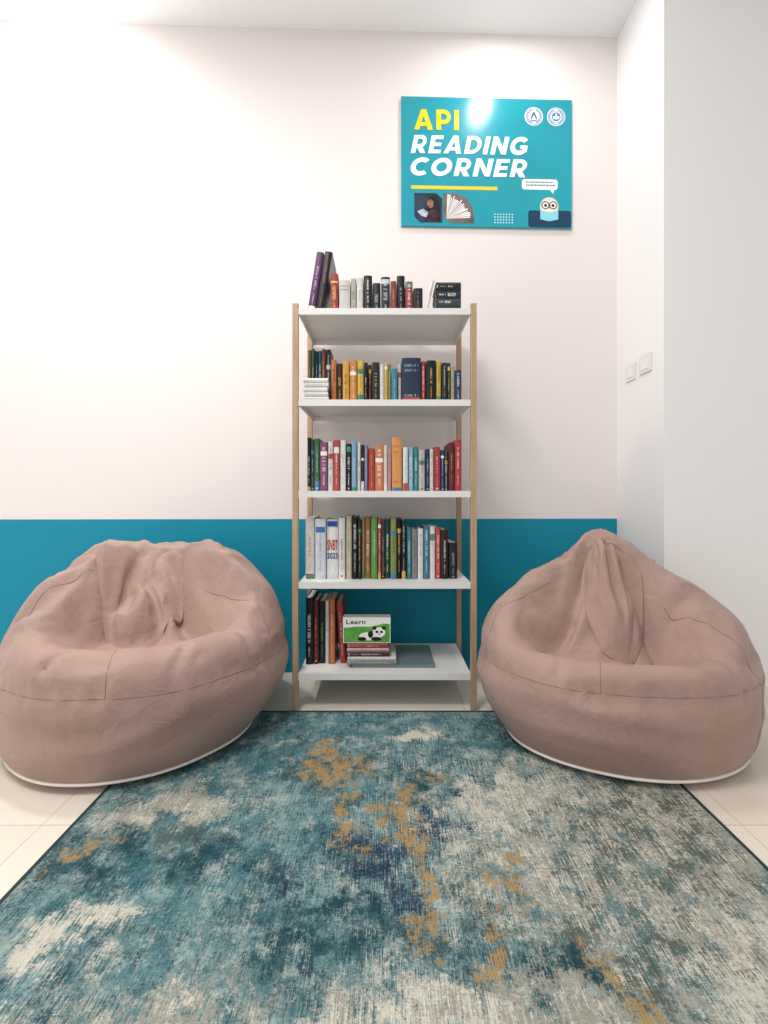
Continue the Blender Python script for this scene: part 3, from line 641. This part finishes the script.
for cx, cc in ((533.5, '#2b5c8a'), (556, '#3a6f9c')):
    bm = bmesh.new(); plate(bm, ell(U(cx), Vv(115), U(410.2), U(410.2)), y-.0006, y+.001); e = obj('emblem', bm, smat('#f4f6f6'), sg)
    ux, vz = U(cx), Vv(115)
    for ro, ri in ((.0405, .038), (.028, .026)):
        bm = bmesh.new(); ringplate(bm, ux, vz, ro, ri, y-.0012); obj('emblem_ring', bm, smat(cc), e)
    for k in range(22):
        if k in (5, 6, 16, 17): continue
        a = k*math.tau/22; ca, sa = math.cos(a), math.sin(a)
        q4 = [(ux+ca*r_-sa*t_, vz+sa*r_+ca*t_) for r_, t_ in ((.030, -.003), (.036, -.003), (.036, .003), (.030, .003))]
        bm = bmesh.new(); plate(bm, q4, y-.0012, y-.0004); obj('emblem_inscription', bm, smat(cc), e)
    if cx < 540:
        bm = bmesh.new(); plate(bm, [(ux-.017, vz-.012), (ux-.004, vz+.020), (ux+.004, vz+.020), (ux+.017, vz-.012), (ux+.009, vz-.012), (ux, vz+.009), (ux-.009, vz-.012)], y-.0014, y-.0004); obj('emblem_mark', bm, smat(cc), e)
        bm = bmesh.new(); plate(bm, [(ux-.016, vz-.015), (ux, vz-.019), (ux+.016, vz-.015), (ux+.016, vz-.019), (ux, vz-.023), (ux-.016, vz-.019)], y-.0014, y-.0004); obj('emblem_mark', bm, smat(cc), e)
    else:
        bm = bmesh.new(); plate(bm, ell(ux, vz, .021, .021, 28), y-.0012, y-.0004); obj('emblem_disc', bm, smat(cc), e)
        bm = bmesh.new(); plate(bm, [(ux-.015, vz-.010), (ux, vz-.014), (ux+.015, vz-.010), (ux+.015, vz+.004), (ux, vz), (ux-.015, vz+.004)], y-.0018, y-.001); obj('emblem_mark', bm, smat('#f4f6f6'), e)
        bm = bmesh.new(); plate(bm, ell(ux, vz+.010, .005, .006, 16), y-.0018, y-.001); obj('emblem_mark', bm, smat('#f4f6f6'), e)
bm = bmesh.new(); plate(bm, rrect(U(521.5), U(557.5), Vv(189), Vv(178.5), .014)+[], y-.0006, y+.001); sb = obj('speech_bubble', bm, smat('#f6f8f8'), sg)
bm = bmesh.new(); plate(bm, [(U(549), Vv(188)), (U(554), Vv(188)), (U(553), Vv(193))], y-.0005, y+.001); obj('bubble_tail', bm, smat('#f6f8f8'), sb)
for py in (181.5, 184.5):
    bm = bmesh.new(); x = 525.5; rr = random.Random(int(py))
    while x < 553:
        l = rr.uniform(1.2, 3); box(bm, U(x), U(x+l), y-.0012, y-.0004, Vv(py+.75), Vv(py-.6)); x += l+.6
    obj('bubble_print', bm, smat('#5f8890'), sb)
for i in range(7):
    for k in range(4):
        bm = bmesh.new(); plate(bm, ell(U(494.5+i*2.9), Vv(214.5+k*2.8), .0034, .0034, 10), y-.0006, y+.001); obj('dot', bm, smat('#cfeff0'), sg)
bm = bmesh.new(); plate(bm, [(U(414), Vv(194.5)), (U(436), Vv(194.5)), (U(442), Vv(200)), (U(442), Vv(224)), (U(420), Vv(224)), (U(414), Vv(218))], y-.0006, y+.001); p1 = obj('reader_picture', bm, mat('#26384c', .3, .9, 10), sg)
bm = bmesh.new(); plate(bm, [(U(427), Vv(215)), (U(427), Vv(205)), (U(429), Vv(199)), (U(433), Vv(196.5)), (U(437), Vv(199)), (U(440), Vv(206)), (U(440), Vv(219))], y-.0010, y-.0004); obj('reader_hair', bm, mat('#141016', .3, .4, 40), p1)
bm = bmesh.new(); plate(bm, [(U(427.5), Vv(202)), (U(430.5), Vv(200.5)), (U(433), Vv(203)), (U(433), Vv(208)), (U(430.5), Vv(210)), (U(428), Vv(208)), (U(426.5), Vv(205.5))], y-.0014, y-.0008); obj('reader_face', bm, mat('#94685a', .3, .5, 60), p1)
bm = bmesh.new(); plate(bm, [(U(422), Vv(223)), (U(427), Vv(214)), (U(432), Vv(211)), (U(438), Vv(213)), (U(441), Vv(223))], y-.0012, y-.0004); obj('reader_body', bm, mat('#40262e', .3, .8, 30), p1)
bm = bmesh.new(); plate(bm, [(U(417), Vv(213)), (U(423), Vv(210.5)), (U(428), Vv(214)), (U(426), Vv(219)), (U(421), Vv(217.5))], y-.0018, y-.001); obj('picture_book_page', bm, mat('#b4c2cc', .3, .4, 40), p1)
bm = bmesh.new(); plate(bm, [(U(443), Vv(194.5)), (U(457), Vv(194.5)), (U(466), Vv(199)), (U(472), Vv(208)), (U(474), Vv(224)), (U(450), Vv(224)), (U(443), Vv(218))], y-.0006, y+.001); p2 = obj('pages_picture', bm, mat('#6f625c', .3, .4, 14), sg)
bm = bmesh.new(); o0 = bm.verts.new((U(446), y-.0012, Vv(220))); rr = random.Random(5)
for k in range(17):
    a0 = math.radians(3+k*5.1); a1 = a0+math.radians(rr.uniform(2.4, 4.4)); R = U(401+rr.uniform(21, 24.5))
    bm.faces.new((o0, bm.verts.new((U(446)+R*math.cos(a0), y-.0012, Vv(220)+R*math.sin(a0))), bm.verts.new((U(446)+R*math.cos(a1), y-.0012, Vv(220)+R*math.sin(a1)))))
obj('fanned_pages', bm, mat('#f3eeea', .3, .06, 20), p2)
# plain round owl with glasses reading behind an open book on a dark desk shape
bm = bmesh.new(); plate(bm, rrect(U(528), U(571), Vv(227), Vv(210), .012), y-.0006, y+.001); ds = obj('reading_desk', bm, smat('#173f5c'), sg)
hx = U(549)
bm = bmesh.new(); plate(bm, ell(hx, Vv(206), .045, .045), y-.0010, y+.001); obj('owl_body', bm, smat('#e6dac4'), ds)
bm = bmesh.new(); plate(bm, ell(hx, Vv(206.5), .038, .032), y-.0012, y-.0004); obj('owl_face', bm, smat('#f5efe2'), ds)
for s in (-1, 1):
    bm = bmesh.new(); ringplate(bm, hx+s*.019, Vv(204.8), .0195, .0150, y-.0020, 24); obj('owl_glasses', bm, smat('#1f2f3c'), ds)
    bm = bmesh.new(); plate(bm, ell(hx+s*.018, Vv(205), .0072, .0072, 16), y-.0018, y-.001); obj('owl_eye', bm, smat('#22242a'), ds)
bm = bmesh.new(); plate(bm, [(hx-.006, Vv(206.5)), (hx+.006, Vv(206.5)), (hx, Vv(209))], y-.0018, y-.0004); obj('owl_beak', bm, smat('#d99a3a'), ds)
bm = bmesh.new(); plate(bm, [(U(540), Vv(210)), (U(549), Vv(212)), (U(558), Vv(210)), (U(558), Vv(219)), (U(549), Vv(221)), (U(540), Vv(219))], y-.0022, y-.0004); obj('open_book', bm, smat('#8fd6e2'), ds)

# ------------------------------------------------------------------ switches on the return wall
def switch(label, d0, d1, zc, hh, n):
    dm = (d0+d1)/2; w = abs(d1-d0)
    r = thing('light_switch', label, 'light switch', (RX-.0003, dm, zc), (0, 0, 0), 'switches on the right wall')
    bm = bmesh.new(); box(bm, -.007, 0, -w/2, w/2, -hh/2, hh/2, .0025); obj('plate', bm, mat('#e0deda', .4, .02), r)
    iw = w*.62/n
    for k in range(n):
        yc = (k-(n-1)/2)*iw*1.06
        bm = bmesh.new(); box(bm, -.009, -.0065, yc-iw/2, yc+iw/2, -hh*.3, hh*.3, .0008); obj('rocker', bm, mat('#e8e6e2', .35, .02), r)
switch('smaller white light switch nearer the room corner', 1.893, 1.964, 1.41, .074, 1)
switch('larger white double light switch nearer the pillar edge', 1.778, 1.862, 1.417, .078, 2)

# ------------------------------------------------------------------ light
w = bpy.data.worlds.new('room_ambient'); scene.world = w; w.use_nodes = True; nt = w.node_tree
bg = nt.nodes['Background']; bg.inputs[0].default_value = (1, .99, .985, 1)
tc = node(nt, 'ShaderNodeTexCoord'); sx = node(nt, 'ShaderNodeSeparateXYZ'); nt.links.new(tc.outputs['Generated'], sx.inputs[0])
mr = node(nt, 'ShaderNodeMapRange', interpolation_type='SMOOTHSTEP')     # ambient raised from the left, added to lift the return wall and ceiling
mr.inputs[1].default_value = .35; mr.inputs[2].default_value = -.9; mr.inputs[3].default_value = .60; mr.inputs[4].default_value = 1.25
nt.links.new(sx.outputs['X'], mr.inputs[0]); nt.links.new(mr.outputs[0], bg.inputs[1])
def area(name, loc, size, power, rot=(0, 0, 0), shape='DISK', col=(1, .98, .965)):
    l = bpy.data.lights.new(name, 'AREA'); l.shape = shape; l.size = size; l.energy = power; l.color = col
    o = bpy.data.objects.new(name, l); C.objects.link(o); o.location = loc; o.rotation_euler = rot; return o
sl = bpy.data.lights.new('downlight_left', 'SPOT'); sl.energy = 105; sl.spot_size = math.radians(150); sl.spot_blend = 1.0; sl.shadow_soft_size = .08; sl.color = (1, .98, .965)
so = bpy.data.objects.new('downlight_left', sl); C.objects.link(so); so.location = (-1.5, 1.68, 3.06); so.rotation_euler = (math.radians(24), 0, 0)
pl = bpy.data.lights.new('added_fill_left', 'POINT'); pl.energy = 3.5; pl.shadow_soft_size = .06; pl.color = (1, .98, .965)  # extra point fill added below the left downlight to lift ceiling and wall
po = bpy.data.objects.new('added_fill_left', pl); C.objects.link(po); po.location = (-1.5, 1.68, 2.90)
area('downlight_sign', (.57, 1.64, 3.07), .07, 6)
area('ceiling_panel', (-.75, .25, 3.05), .7, 50, shape='SQUARE')

cam = bpy.data.cameras.new('camera'); co = bpy.data.objects.new('camera', cam); C.objects.link(co)
co.location = (0, 0, CH); co.rotation_euler = (math.radians(90), 0, 0)
cam.sensor_fit = 'VERTICAL'; cam.sensor_height = 36; cam.sensor_width = 27; cam.lens = F/1024*36; cam.shift_y = -17/1024; cam.clip_start = .02
scene.camera = co
import collections
for l, c in collections.Counter(ALL_LABELS).items():
    if c > 1 or len(l.replace('-', ' ').split()) > 16: print('LABELCHECK', c, l)
